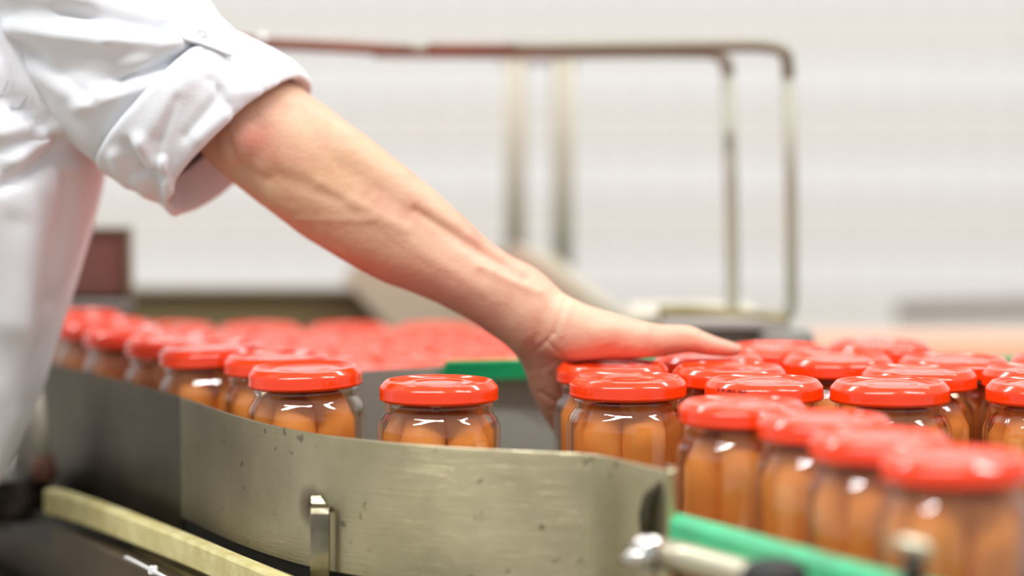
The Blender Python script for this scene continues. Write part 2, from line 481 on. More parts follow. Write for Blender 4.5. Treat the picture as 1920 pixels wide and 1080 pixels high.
for it in range(300):
    for p_, j_ in zip(pos, jars):
        if p_[0] < 0.02: keep_behind_plate(p_, .0380 + abs(j_[6][1]) * .125)
    for i in range(len(pos)):
        for k in range(i):
            dx = pos[i][0] - pos[k][0]; dy = pos[i][1] - pos[k][1]
            d = math.hypot(dx, dy)
            if d < DM:
                wi, wk = 1 / jars[i][3] ** 2, 1 / jars[k][3] ** 2
                e = (DM - d) / d
                a = wi / (wi + wk)
                pos[i][0] += dx * e * a; pos[i][1] += dy * e * a
                pos[k][0] -= dx * e * (1 - a); pos[k][1] -= dy * e * (1 - a)
for j_, p_ in zip(jars, pos):
    q_ = project(np.array([[p_[0], p_[1], HJ]]))[0]; pass
GR1 = 'frankfurter jars crowded on the conveyor at the right'
GR2 = 'frankfurter jars queuing behind the steel plate'
dated = None
for j, p in zip(jars, pos):
    px, y, rz, wgt, label, g, tilt = j
    g = GR2 if px < 620 else GR1
    if px == 823: g = None
    z = 0.0
    if tilt[1]: z = abs(math.sin(tilt[1])) * 0.031
    t, lid = jar((p[0], p[1], z + 0.0002), rz, label, g, tilt)
    if px == 1430: dated = (t, lid, rz)
# printed date on the lid skirt
def printed_date(t, lid, rz):
    cu = bpy.data.curves.new('printed_date', 'FONT'); cu.body = '26.06.2015 10:06'; cu.size = 0.0027; cu.space_character = 1.12; cu.offset = 0.00009
    to = bpy.data.objects.new('tmp', cu); COL.objects.link(to)
    bpy.context.view_layer.update()
    dg = bpy.context.evaluated_depsgraph_get()
    me = bpy.data.meshes.new_from_object(to.evaluated_get(dg))
    bpy.data.objects.remove(to)
    # wrap round the skirt
    R = 0.03512
    a0 = -math.pi / 2 + math.asin(max(-1, (1338 - 1430) / 112.0)) 
    for v in me.vertices:
        a = a0 + v.co.x / R - rz
        z = HJ - 0.0047 + v.co.y
        v.co = (R * math.cos(a), R * math.sin(a), z)
    o = bpy.data.objects.new('printed_date', me); COL.objects.link(o); o.parent = lid
    me.materials.clear(); me.materials.append(M['ink'])
    o['label'] = 'dark stamped date and time'
printed_date(*dated)

# the crowd of jars on the lower lane behind (far jars, mostly lids in view)
ZL = -0.027
row = 0
cnt = 0
y = 1.80
XL, XR = P(270, 600, 2.0).x, P(1010, 600, 2.0).x
qpos = [p for p, j in zip(pos, jars) if j[0] < 620]
while y < 2.17:
    x = XL - 0.03 + (row % 2) * DM / 2
    while x < XR:
        xx = x + random.uniform(-.0008, .0008)
        if all(math.hypot(xx - a, y - b) > 0.080 for a, b in qpos) and (xx > -0.11 or y > 1.80 - (xx + 0.11) * 0.9):
            far = 'back' if y > 2.0 else 'near'
            side = 'left' if xx < -0.13 else 'right'
            t, lid = jar((xx, y, ZL + 0.0002), random.uniform(0, 6), 'blurred red-lidded jar packed in the crowd on the lower lane beyond the queue', 'packed jars on the lower lane behind the arm')
            cnt += 1
        x += DM
    y += DM * 0.868
    row += 1

# ------------------------------------------------------------------ conveyor
deck = obj('conveyor_deck', prism('conveyor_deck', [(-.47, 1.87), (-.36, 1.80), (-.075, 1.41), (.06, 1.35), (.095, 1.33), (.19, 1.06), (.55, 1.06), (.55, 1.765), (-.06, 1.722), (-.145, 1.675), (-.25, 1.79), (-.33, 2.0), (-.47, 2.0)], -0.02, 0.0), M['deck'])
tag(deck, 'dark steel conveyor deck under the queue and the crowd of jars', 'conveyor')
lane = obj('lower_lane', prism('lower_lane', [(-.12, 1.735), (.12, 1.76), (.12, 2.17), (-.355, 2.17), (-.355, 1.86), (-.30, 1.76)], ZL - 0.018, ZL), M['deck'])
tag(lane, 'steel lower conveyor lane carrying the packed jars behind', 'conveyor')

# curved steel guide plate
tp = plate_line
cv = catmull(tp, 6)
gp = empty('guide_plate', (cv[len(cv) // 2].x, cv[len(cv) // 2].y, 0.0))
tag(gp, 'long curved brushed stainless steel guide plate in the foreground', 'guide plate')
prof = [(-.0008, -.0005), (-.0003, 0), (.0003, 0), (.0008, -.0005), (.0008, -.078), (-.0008, -.078)]
k0 = 0
for i, c in enumerate(cv):
    if project(np.array([c[:]]))[0, 0] < 343: k0 = i
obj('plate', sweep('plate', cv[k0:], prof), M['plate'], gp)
o = obj('rear_sheet', sweep('rear_sheet', [c + Vector((0.0006, 0.0012, 0)) for c in cv[:k0 + 2]], prof), M['darkreflsteel'], gp); o['label'] = 'left end sheet of the plate, dark reflection put into its colour'
obj('lower_flange', sweep('lower_flange', cv[:k0 + 1], [(-.0008, -.0785), (.0008, -.0785), (.0008, -.115), (-.0008, -.115)]), M['darkreflsteel'], gp)
obj('gap_shade_strip', sweep('gap_shade_strip', cv, [(.0009, -.070), (.0014, -.070), (.0014, -.125), (.0009, -.125)]), M['black'], gp)  # black strip added as the shade of the gap under the plate
# end lip: the sheet turns back away from the camera, with a pressed tab
e = cv[-1]
lip = [e, e + Vector((.0035, .0015, 0)), e + Vector((.005, .006, 0)), e + Vector((.004, .014, 0)), e + Vector((.001, .022, 0))]
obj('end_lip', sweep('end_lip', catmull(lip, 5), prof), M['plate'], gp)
def lens_tab():
    # crescent shaped pressed tab on the plate's end
    v = []; f = []
    pts_o = [(1243, 886), (1222, 905), (1205, 932), (1197, 965), (1200, 1000), (1212, 1016)]
    pts_i = [(1247, 900), (1238, 918), (1230, 940), (1227, 965), (1228, 992), (1230, 1014)]
    for (a, b) in zip(pts_o, pts_i):
        v += [P(a[0], a[1], 1.322), P((a[0] + b[0]) / 2, (a[1] + b[1]) / 2, 1.310), P(b[0], b[1], 1.318)]
        v += [P(a[0] + 2, a[1], 1.326), P(b[0], b[1], 1.324)]
    n = len(pts_o)
    for i in range(n - 1):
        a = i * 5; b = a + 5
        f += [(a, a + 1, b + 1, b), (a + 1, a + 2, b + 2, b + 1), (a + 2, a + 4, b + 4, b + 2), (a + 4, a + 3, b + 3, b + 4), (a + 3, a, b, b + 3)]
    f += [(0, 1, 2, 4, 3), tuple((n - 1) * 5 + q for q in (0, 1, 2, 4, 3))]
    return mesh('pressed_tab', v, f)
obj('pressed_tab', lens_tab(), M['darkreflsteel'], gp, smooth=True)
# bracket
def bracket():
    Yb = 1.434
    x0, x1 = P(581, 1000, Yb).x, P(618, 1000, Yb).x
    path = [(Yb + .026, P(0, 954, Yb).z), (Yb + .012, P(0, 949, Yb).z), (Yb + .006, P(0, 950, Yb).z), (Yb + .002, P(0, 954, Yb).z), (Yb, P(0, 964, Yb).z), (Yb, P(0, 1000, Yb).z), (Yb, P(0, 1050, Yb).z), (Yb, -0.02)]
    th = 0.004
    v = []; f = []
    n = len(path)
    for i, (yy, zz) in enumerate(path):
        a = Vector((0,) + path[max(i - 1, 0)]); b = Vector((0,) + path[min(i + 1, n - 1)])
        t = (b - a).normalized(); nn = Vector((0, -t.z, t.y)) * th
        c = Vector((0, yy, zz)); i0 = c + nn
        if (c + nn).y < c.y: i0 = c - nn
        for xx, q in ((x0 + .0006, c), (x0, c.lerp(i0, .2)), (x0, i0), (x1, i0), (x1, c.lerp(i0, .2)), (x1 - .0006, c)):
            v.append((xx, q.y, q.z))
    for i in range(n - 1):
        for k in range(6):
            f.append((i * 6 + k, i * 6 + (k + 1) % 6, (i + 1) * 6 + (k + 1) % 6, (i + 1) * 6 + k))
    f.append(tuple(range(6))); f.append(tuple(range((n - 1) * 6, n * 6)))
    return mesh('bracket', v, f)
o = obj('bracket', bracket(), mat('bracket_steel', (150, 142, 120), 0.22, metal=0.95, vary=0.4, scale=55, bump=0.3, bscale=120), gp); o['label'] = 'bent flat steel bracket welded to the plate'

# cream wear strip and the ledge below
cs = catmull([Pz(px, py, 0.020) for px, py in ((92, 916), (120, 922), (200, 948), (340, 1001), (430, 1038), (540, 1084), (640, 1128))], 5)
o = obj('wear_strip', sweep('wear_strip', cs, [(-.003, .0), (-.0045, -.002), (-.0045, -.016), (-.003, -.0175), (.006, -.0175), (.006, -.002), (.0045, 0)]), M['cream'])
tag(o, 'cream plastic wear strip running under the steel plate at lower left', 'strip')
ls = catmull([Pz(px, py, -0.002) for px, py in ((60, 925), (150, 960), (240, 1003), (340, 1050), (440, 1100), (560, 1160))], 4)
o = obj('ledge', sweep('ledge', ls, [(-.010, -.001), (-.010, -.004), (.02, -.004), (.02, -.001)]), M['ledge'])
tag(o, 'worn olive steel ledge below the cream strip', 'ledge')
hs = catmull([Pz(px, py, -0.004) for px, py in ((-160, 855), (0, 932), (120, 988), (240, 1048), (360, 1105), (560, 1205))], 4)
o = obj('machine_housing', sweep('machine_housing', hs, [(-.002, .0), (-.003, -.001), (-.003, -.30), (.02, -.30), (.02, -.002), (.0, 0)]), M['housing'])
tag(o, 'dark steel housing side panel at the lower left corner', 'housing')
# cable tie
ct = empty('cable_tie', Pz(290, 1070, 0.0)); tag(ct, 'white plastic cable tie lying on the housing edge', 'cable tie')
obj('strap', sweep('strap', catmull([Pz(236, 1046, 0.001), Pz(262, 1059, 0.002), Pz(300, 1079, 0.002), Pz(350, 1106, 0.001)], 5), [(-.0012, 0), (.0012, 0), (.0012, .0012), (-.0012, .0012)]), M['whiteplastic'], ct)
hp = Pz(287, 1072, 0.002)
obj('lock_head', box_bm(hp.x - .0028, hp.x + .0028, hp.y - .0028, hp.y + .0028, hp.z - .0015, hp.z + .0035, .0006), M['whiteplastic'], ct)
# pivot tube behind the coat with rusty foot
t0 = empty('support_post', P(78, 890, 1.79)); tag(t0, 'pale vertical support post between the coat and the steel plate', 'post')
obj('tube', tube('tube', [P(60, 700, 1.79), P(72, 800, 1.79), P(80, 860, 1.79)], 0.006), M['olivepale'], t0, True)
obj('rusty_foot', tube('rusty_foot', [P(80, 855, 1.79), P(82, 885, 1.79), P(82, 900, 1.79)], [0.008, 0.009, 0.009]), M['rust'], t0, True)
o = obj('bearing_cap', lathe('bearing_cap', [(0, 0), (.024, 0), (.026, -.003), (.026, -.010), (.030, -.012), (.030, -.03), (0, -.03)], 32), M['darkm'], None, True); o.location = P(25, 890, 1.80)
tag(o, 'dark round bearing cap beside the foot of the support post', 'cap')
# dark machine bed under everything
o = obj('machine_bed', prism('machine_bed', [(-.45, 1.86), (-.06, 1.43), (.10, 1.36), (.21, 1.08), (.55, 1.08), (.55, 2.17), (-.35, 2.17), (-.35, 1.92), (-.45, 1.92)], -0.30, -0.05), M['darkm'])
tag(o, 'dark steel machine bed beneath the conveyor deck', 'machine')
for k, (x, yy) in enumerate(((-.39, 1.88), (.0, 1.6), (.45, 1.2), (.45, 2.1), (-.30, 2.12))):
    l = obj('leg', box_bm(x - .03, x + .03, yy - .03, yy + .03, FZ, -.299, .004), M['housing'], o)

# green front rail
gf0, gf1 = Pz(1247, 958, 0.0748), Pz(1700, 1082, 0.0748)
dirv = (gf1 - gf0).normalized()
fr = empty('front_green_rail', gf0); tag(fr, 'pale green plastic guide rail in front of the blurred jars at lower right', 'guide rail')
pts = [gf0 + (gf1 - gf0) * t + Vector((0, 0, 0)) for t in (0, .25, .5, .75, 1, 1.4)]
obj('rail', sweep('rail', pts, [(-.001, 0), (-.0045, -.004), (-.0045, -.0215), (-.003, -.023), (.0035, -.023), (.0035, 0)]), M['green_worn'], fr)
# steel rail carrier behind/below
obj('carrier', sweep('carrier', pts, [(.0032, -.004), (.0032, -.016), (.0045, -.016), (.0045, -.004)]), M['clampsteel'], fr)
# clamp: chrome lever head, rod, black knob
cl = empty('clamp', P(1230, 1035, 1.27)); tag(cl, 'chrome rail clamp with a steel tube at the plate end', 'clamp')
obj('clamp_tube', tube('clamp_tube', [P(1222, 1032, 1.275), P(1300, 1052, 1.255), P(1410, 1082, 1.23), P(1500, 1106, 1.21)], 0.0078, 24), M['clampsteel'], cl, True)
obj('clamp_head', tube('clamp_head', [P(1188, 1030, 1.285), P(1205, 1034, 1.275), P(1228, 1036, 1.265), P(1236, 1038, 1.262)], [0.005, .0085, .0088, .006], 20), M['chrome'], cl, True)
obj('wing', tube('wing', [P(1166, 1050, 1.268), P(1182, 1047, 1.266), P(1200, 1044, 1.264), P(1222, 1052, 1.262)], [.0026, .0042, .0048, .0036], 14), M['chrome'], cl, True)
obj('wing', tube('wing', [P(1186, 1024, 1.268), P(1202, 1020, 1.266), P(1216, 1016, 1.266)], [.003, .0042, .0028], 14), M['chrome'], cl, True)
obj('bolt', tube('bolt', [P(1216, 1054, 1.27), P(1218, 1075, 1.27), P(1219, 1095, 1.27)], .003, 12), M['clampsteel'], cl, True)
kb = obj('black_knob', lathe('black_knob', [(0, 0), (.010, -.0005), (.0145, -.003), (.016, -.008), (.016, -.018), (.012, -.022), (0, -.022)], 32), M['black'], None, True)
kb.location = P(1452, 1050, 1.17); tag(kb, 'black rubber knob at the bottom edge below the green rail', 'knob')
st = obj('knob_stem', lathe('knob_stem', [(0, 0), (.005, 0), (.005, -.09), (0, -.09)], 16), M['clampsteel'], kb, True); st.location = (0, 0, -.021); st.matrix_parent_inverse = Matrix.Identity(4)
rb = empty('rail_bracket', P(1712, 1060, 1.11)); tag(rb, 'small steel post with a bent top in front of the nearest jar', 'bracket')
obj('post', tube('post', [P(1712, 1040, 1.11), P(1713, 1085, 1.11), P(1714, 1300, 1.11)], .0055, 16), M['darkm'], rb, True)
obj('cap', tube('cap', [P(1676, 1016, 1.115), P(1696, 1019, 1.11), P(1726, 1027, 1.108), P(1748, 1036, 1.105)], [.002, .0036, .0036, .002], 16), M['clampsteel'], rb, True)

# rear guide wall and rear green rail
w0, w1 = Pz(600, 700, 0.108), Pz(839, 685, 0.108)
wd = (w1 - w0); wx1 = w0 + wd * 5.6
wx1 = Vector((0.50, 1.755, 0.108))
gw = obj('rear_guide_wall', sweep('rear_guide_wall', [w0, w1, Vector((.02, 1.742, .108)), wx1], [(-.001, 0), (.001, 0), (.001, -.106), (-.001, -.106)]), M['grey'])
tag(gw, 'plain grey guide wall standing behind the lone jar', 'guide wall')
g0, g1 = Pz(836, 673, 0.1125), Vector((.50, 1.772, .1125))
g0b = g0 + Vector((.003, .0, 0))
gy = g0.y
rail_pts = [Vector((g0.x, w1.y - .0085, .1125)), Vector((.02, 1.7325, .1125)), Vector((.50, 1.7455, .1125))]
bmv = sweep('rear_green_rail', rail_pts, [(-.0035, 0), (.0015, -.0002), (.0015, -.0135), (-.005, -.0135), (-.005, -.0015)])
for v in bmv.vertices:
    if v.co.x < rail_pts[0].x + .01 and v.co.z < .105: v.co.x -= .0045     # bevelled end
o = obj('rear_green_rail', bmv, M['green'])
tag(o, 'dark green plastic guide rail behind the hand and the crowd of jars', 'guide rail')

# ------------------------------------------------------------------ background machine
def rod(name, pts, r, m, parent): return obj(name, tube(name, pts, r, 14), m, parent, True)
YA = 1.90
hp_ = empty('guard_frame', P(1420, 600, YA)); tag(hp_, 'tall tubular guard frame with rounded corners standing beyond the jars', 'guard frame')
def hoop(pxs, Y, r): return [P(a, b, Y) for a, b in pxs]
rod('top_rail', catmull(hoop([(960, 91), (1200, 88), (1380, 86), (1430, 87), (1460, 92), (1473, 104), (1477, 122), (1478, 150)], YA, 0), 6), .0050, M['rodtop'], hp_)
rod('upright', hoop([(1478, 148), (1483, 350), (1484, 560), (1480, 585), (1460, 600)], YA, 0), .0052, M['rod'], hp_)
YB = 1.96
rod('inner_rail', catmull(hoop([(700, 96), (960, 98), (1200, 97), (1320, 98), (1348, 104), (1362, 120), (1366, 145)], YB, 0), 6), .0052, M['rodtop'], hp_)
rod('inner_upright', hoop([(1366, 143), (1371, 350), (1374, 560), (1372, 600)], YB, 0), .0056, M['rod'], hp_)
r1 = rod('rusty_rail', hoop([(300, 60), (500, 82), (640, 88), (775, 96)], YA, 0), .0048, M['rust'], hp_); r1['label'] = 'reddish brown rusty length of the top rail'
r2 = rod('rusty_rail', hoop([(800, 92), (880, 92), (965, 92)], YA, 0), .0045, M['rust'], hp_); r2['label'] = 'reddish brown rusty length of the top rail'
rod('weld_joint', hoop([(770, 92), (788, 89), (806, 92)], YA, 0), [.004, .0052, .004], M['rod'], hp_)
rod('rail_clip', hoop([(486, 66), (492, 76), (496, 88)], YA, 0), [.0035, .0045, .0035], M['whiteplastic'], hp_)
fb = empty('far_frame', P(1010, 480, 2.45)); tag(fb, 'pale blurred frame posts farther back, left of the tall guard frame', 'frame')
rod('post', hoop([(966, 100), (966, 300), (966, 500)], 2.45, 0), .0095, M['coverpaint'], fb)
rod('post', hoop([(1056, 100), (1056, 300), (1054, 520)], 2.45, 0), .0095, M['coverpaint'], fb)
rod('cross_rail', hoop([(940, 100), (1010, 100), (1080, 100)], 2.45, 0), .0080, M['rodtop'], fb)
# base the frames stand on
def slab(name, x0, y0, x1, y1, Y, dep, m, bev=0.004, parent=None):
    a, b = P(x0, y0, Y), P(x1, y1, Y)
    return obj(name, box_bm(min(a.x, b.x), max(a.x, b.x), Y, Y + dep, min(a.z, b.z), max(a.z, b.z), bev), m, parent)
mb = empty('frame_base', P(1300, 620, 1.9)); tag(mb, 'grey stepped machine base at the foot of the guard frame', 'machine')
slab('plinth', 1050, 622, 1500, 760, 1.86, .10, M['plinth'], parent=mb)
slab('top_plate', 1180, 590, 1440, 612, 1.90, .12, M['olivepale'], parent=mb)
slab('step', 1240, 606, 1490, 624, 1.84, .10, M['greybar'], parent=mb)
o = obj('foot_tube', tube('foot_tube', catmull([P(1235, 585, 1.9), P(1300, 584, 1.9), P(1380, 592, 1.9), P(1470, 600, 1.86)], 5), .005, 12), M['ledge'], mb, True)
o = obj('chute_cover', mesh('chute_cover', [P(960, 455, 2.175), P(1030, 498, 2.175), P(1110, 560, 2.175), P(1180, 600, 2.175), P(1260, 640, 2.175), P(960, 700, 2.175), P(960, 455, 2.24), P(1040, 480, 2.24), P(1120, 545, 2.24), P(1180, 590, 2.24), P(1260, 640, 2.24), P(960, 700, 2.24)],
    [(0, 1, 2, 3, 4, 5), (6, 7, 8, 9, 10, 11)] + [(i, (i + 1) % 6, 6 + (i + 1) % 6, 6 + i) for i in range(6)]), M['coverpaint'])
tag(o, 'sloping pale chute cover behind the wrist', 'chute')
o = obj('dark_fitting', lathe('dark_fitting', [(0, 0), (.016, 0), (.020, -.004), (.020, -.022), (0, -.022)], 28), M['hoseblue'], None, True); o.location = P(1475, 620, 1.83)
tag(o, 'round grey fitting at the foot of the outer upright', 'fitting')
d2 = obj('collar', lathe('collar', [(0, -.0215), (.023, -.0215), (.023, -.04), (0, -.04)], 28), M['darkm'], o, True); d2.matrix_parent_inverse = Matrix.Identity(4)
# olive machine side at left, pale cover, brown cabinet
o = slab('olive_machine', 60, 550, 760, 660, 2.32, .05, M['olive']); tag(o, 'low olive brown machine side behind the packed red lids', 'machine')
l_ = slab('top_edge', 60, 544, 760, 551, 2.31, .05, M['olive'], .001, o)
o = obj('pale_cover', mesh('pale_cover', [P(640, 520, 2.25), P(700, 470, 2.25), P(1010, 470, 2.25), P(1010, 680, 2.25), P(790, 680, 2.25), P(690, 572, 2.25), P(640, 520, 2.31), P(700, 470, 2.31), P(1010, 470, 2.31), P(1010, 680, 2.31), P(790, 680, 2.31), P(690, 572, 2.31)],
    [(0, 1, 2, 3, 4, 5), (6, 7, 8, 9, 10, 11)] + [(i, (i + 1) % 6, 6 + (i + 1) % 6, 6 + i) for i in range(6)]), M['coverpaint'])
tag(o, 'pale beige machine cover seen below the forearm', 'machine')
bc = empty('brown_cabinet', P(180, 556, 2.02)); tag(bc, 'small dark brown cabinet beside the white coat', 'cabinet')
slab('body', 60, 434, 236, 556, 2.02, .03, M['brownbox'], .002, bc)
slab('frame_edge', 232, 428, 243, 556, 2.015, .02, M['olive'], .001, bc)
slab('top_edge', 60, 427, 243, 435, 2.015, .02, M['olive'], .001, bc)
slab('dark_base', 60, 556, 236, 590, 2.035, .03, M['black'], .002, bc)
o = obj('roller', tube('roller', [P(60, 580, 2.0), P(160, 577, 2.0), P(250, 577, 2.0)], .006, 18), M['hoseblue'], None, True)
tag(o, 'grey roller between the brown cabinet and the queue of jars', 'roller')
# right background
o = obj('wall_rail', sweep('wall_rail', [P(1680, 583, 2.7), P(1800, 580, 2.7), P(2300, 566, 2.7)], [(-.012, .010), (-.012, -.012), (.0, -.012), (.0, .010)]), M['greybar'])
tag(o, 'blurred grey horizontal bar in front of the tiles at the right', 'bar')
o = slab('peach_lid_slab', 1500, 634, 2300, 760, 2.5, .06, M['peach'], .01)  # peach slab standing in for red lids blurred far behind
tag(o, 'blurred peach slab standing in for far red lids at the right edge', 'stand-in')

# ------------------------------------------------------------------ person: reaching arm in a white coat
def loft(rings, closed_ends=True, name='loft'):
    seg = len(rings[0]); v = [p for r in rings for p in r]; f = []
    for i in range(len(rings) - 1):
        for k in range(seg):
            k2 = (k + 1) % seg
            f.append((i * seg + k, i * seg + k2, (i + 1) * seg + k2, (i + 1) * seg + k))
    if closed_ends:
        f.append(tuple(range(seg))); f.append(tuple(range((len(rings) - 1) * seg, len(rings) * seg)))
    return v, f
def arm_ring(U, L, Y, dep, seg=40, pw=1.0, shift=0.0):
    """ring whose outline meets the two picture points at depth Y, half-thickness dep"""
    a, b = P(U[0], U[1], Y), P(L[0], L[1], Y)
    c = (a + b) / 2; h = (a - b) / 2
    out = []
    for k in range(seg):
        t = 2 * math.pi * k / seg
        s, q = math.cos(t), math.sin(t)
        qq = math.copysign(abs(q) ** pw, q)
        out.append(c + h * s + Vector((0, -dep * qq + shift * (1 - s * s), 0)))
    return out
def interp_rings(st, n=4):
    """st: list of (Ux,Uy,Lx,Ly,Y,dep); smooth in-between stations"""
    st = [np.array(s, float) for s in st]
    e = [2 * st[0] - st[1]] + st + [2 * st[-1] - st[-2]]
    out = []
    for i in range(1, len(e) - 2):
        p0, p1, p2, p3 = e[i - 1:i + 3]
        for k in range(n):
            t = k / n
            out.append(0.5 * ((2 * p1) + (p2 - p0) * t + (2 * p0 - 5 * p1 + 4 * p2 - p3) * t * t + (3 * p1 - p0 - 3 * p2 + p3) * t ** 3))
    out.append(st[-1])
    return out
V = []; F = []
def addpart(v, f):
    o = len(V); V.extend(v); F.extend([tuple(i + o for i in q) for q in f])
YH = 1.60
fore = [
 (330, -30, 60, 130, 1.66, .045), (430, 50, 220, 200, 1.645, .042), (500, 122, 345, 262, 1.632, .040), (545, 152, 392, 302, 1.626, .040),
 (580, 177, 430, 337, 1.622, .039), (640, 220, 498, 389, 1.618, .038), (700, 273, 562, 438, 1.615, .037), (766, 328, 637, 485, 1.612, .035),
 (834, 391, 715, 527, 1.610, .032), (879, 429, 785, 553, 1.608, .030), (947, 474, 862, 590, 1.606, .027), (1000, 500, 912, 622, 1.604, .0245), (1030, 524, 948, 648, 1.603, .0235), (1052, 546, 968, 668, 1.603, .022)]
v, f = loft([arm_ring(s[:2], s[2:4], s[4], s[5]) for s in interp_rings(fore)]); addpart(v, f)
# thenar mass and thumb
thumb = [
 (1000, 515, 950, 640, 1.603, .018), (1047, 545, 1000, 672, 1.601, .020), (1100, 570, 1065, 680, 1.598, .0195), (1150, 587, 1132, 674, 1.596, .0175), (1200, 601, 1192, 673, 1.596, .0145),
 (1235, 608, 1232, 671, 1.597, .0115), (1267, 608, 1266, 666, 1.598, .0100), (1298, 611, 1294, 662, 1.599, .0098), (1322, 622, 1312, 665, 1.600, .0100), (1350, 633, 1338, 668, 1.601, .0094), (1375, 641, 1362, 669, 1.602, .0078), (1390, 647, 1380, 668, 1.602, .0055), (1396, 652, 1390, 664, 1.602, .0025)]
v, f = loft([arm_ring(s[:2], s[2:4], s[4], s[5], 28) for s in interp_rings(thumb)]); addpart(v, f)
# palm slab turning down behind the jar
palm = [
 (1040, 535, 955, 655, 1.604, .021), (1075, 585, 968, 668, 1.606, .021), (1095, 640, 981, 689, 1.610, .019), (1100, 690, 993, 728, 1.615, .018), (1090, 735, 1009, 764, 1.620, .016), (1084, 776, 1026, 794, 1.625, .0135), (1082, 808, 1044, 824, 1.630, .011), (1080, 826, 1056, 836, 1.633, .008)]
v, f = loft([arm_ring(s[:2], s[2:4], s[4], s[5], 36) for s in interp_rings(palm)]); addpart(v, f)
def chain(pts, rad, seg=20):
    c = catmull(pts, 6); n = len(c)
    rr = list(np.interp(np.linspace(0, len(rad) - 1, n), range(len(rad)), rad))
    me = tube('tmp', c, rr, seg); vv = [q.co.copy() for q in me.vertices]; ff = [tuple(p.vertices) for p in me.polygons]
    bpy.data.meshes.remove(me); addpart(vv, ff)
# second palm volume carrying the finger roots behind the jar
chain([P(1060, 640, 1.618), P(1085, 680, 1.628), P(1110, 720, 1.640)], [.021, .018, .013])
chain([P(1020, 700, 1.618), P(1060, 735, 1.633), P(1085, 760, 1.641)], [.014, .013, .010])
fing = [
 ([P(1090, 690, 1.634), P(1150, 700, 1.650), P(1205, 712, 1.652), P(1245, 728, 1.648), P(1268, 740, 1.645)], [.0105, .0095, .0088, .0082, .006]),
 ([P(1085, 720, 1.638), P(1140, 745, 1.655), P(1195, 768, 1.657), P(1240, 790, 1.652), P(1262, 803, 1.649)], [.0105, .0098, .009, .0084, .006]),
 ([P(1075, 750, 1.638), P(1125, 788, 1.653), P(1170, 818, 1.655), P(1208, 845, 1.650), P(1226, 858, 1.647)], [.0100, .0092, .0086, .008, .006]),
 ([P(1062, 780, 1.634), P(1096, 825, 1.646), P(1125, 860, 1.648), P(1148, 890, 1.645), P(1158, 902, 1.643)], [.0092, .0082, .0076, .007, .005])]
for p_, r_ in fing: chain(p_, r_)
# elbow point, wrist tendon, muscle ridges
def blob(px, py, Y, r, sx=1, sy=1, sz=1):
    bm = bmesh.new(); bmesh.ops.create_icosphere(bm, subdivisions=3, radius=r)
    c = P(px, py, Y)
    vv = [Vector((q.co.x * sx, q.co.y * sy, q.co.z * sz)) + c for q in bm.verts]; bm.verts.index_update()
    ff = [tuple(q.index for q in fc.verts) for fc in bm.faces]; bm.free(); addpart(vv, ff)
blob(468, 262, 1.604, .0225)
chain([P(470, 300, 1.612), P(560, 350, 1.606), P(680, 420, 1.602), P(830, 500, 1.600), P(930, 560, 1.602)], [.018, .022, .022, .015, .010])
chain([P(520, 215, 1.612), P(640, 300, 1.604), P(780, 400, 1.601), P(900, 490, 1.600), P(1010, 560, 1.600)], [.018, .022, .019, .014, .012])
blob(1130, 628, 1.588, .0125, 1.5, .9, .9)
me = mesh('body', V, F)
bo = bpy.data.objects.new('body', me); COL.objects.link(bo)
rm = bo.modifiers.new('r', 'REMESH'); rm.mode = 'VOXEL'; rm.voxel_size = 0.0013; rm.adaptivity = 0
sm = bo.modifiers.new('s', 'SMOOTH'); sm.factor = 0.5; sm.iterations = 28
bpy.context.view_layer.update()
dg = bpy.context.evaluated_depsgraph_get()
me2 = bpy.data.meshes.new_from_object(bo.evaluated_get(dg))
bpy.data.objects.remove(bo)
me2.name = 'body'
nv = len(me2.vertices)
co = np.zeros(nv * 3); me2.vertices.foreach_get('co', co); co = co.reshape(-1, 3)
nr = np.zeros(nv * 3); me2.vertices.foreach_get('normal', nr); nr = nr.reshape(-1, 3)
pr = project(co)
def seg_dist(pr, x0, y0, x1, y1):
    a = np.array([x0, y0]); b = np.array([x1, y1]); d = b - a
    t = np.clip(((pr - a) @ d) / (d @ d), 0, 1)
    return np.hypot(*(pr - (a + t[:, None] * d)).T), t
def creases(co, nr, pr, lines, front=True):
    out = np.zeros(len(co))
    for (x0, y0, x1, y1, wd, amp) in lines:
        d, t = seg_dist(pr, x0, y0, x1, y1)
        out += amp * np.exp(-(d / wd) ** 2)
    if front: out *= np.clip(-nr[:, 1] * 1.5 + 0.2, 0, 1)
    return out
skinlines = [
 (1062, 560, 1038, 625, 3.0, -.0011), (1038, 625, 1000, 662, 3.0, -.0008), (1072, 572, 1052, 630, 5, .0007), (1025, 640, 1060, 672, 3, -.0007),
 (1035, 700, 1062, 742, 4, -.0009), (1012, 735, 1060, 765, 3.5, -.0009), (1030, 768, 1062, 778, 3, -.0008), (1020, 690, 1050, 672, 4, -.0007),
 (425, 262, 448, 312, 9, -.0014), (448, 312, 500, 338, 10, -.0010),
 (520, 330, 640, 372, 16, -.0015), (780, 395, 980, 520, 10, -.0022), (900, 500, 1010, 548, 9, .0012), (600, 345, 760, 430, 12, .0012),
 (1240, 612, 1236, 664, 4, -.0006), (1315, 618, 1308, 664, 3, -.0005), (1322, 622, 1316, 664, 3, -.0004),
 (1215, 605, 1205, 665, 10, .0006), (560, 412, 700, 412, 8, .0006), (700, 412, 900, 540, 14, .0006)]
disp = creases(co, nr, pr, skinlines)
nz = np.array([noise.noise(Vector(c) * 60) * .0004 + noise.noise(Vector(c) * 220) * .00012 for c in co])
co2 = co + nr * (disp + nz)[:, None]
me2.vertices.foreach_set('co', co2.ravel())
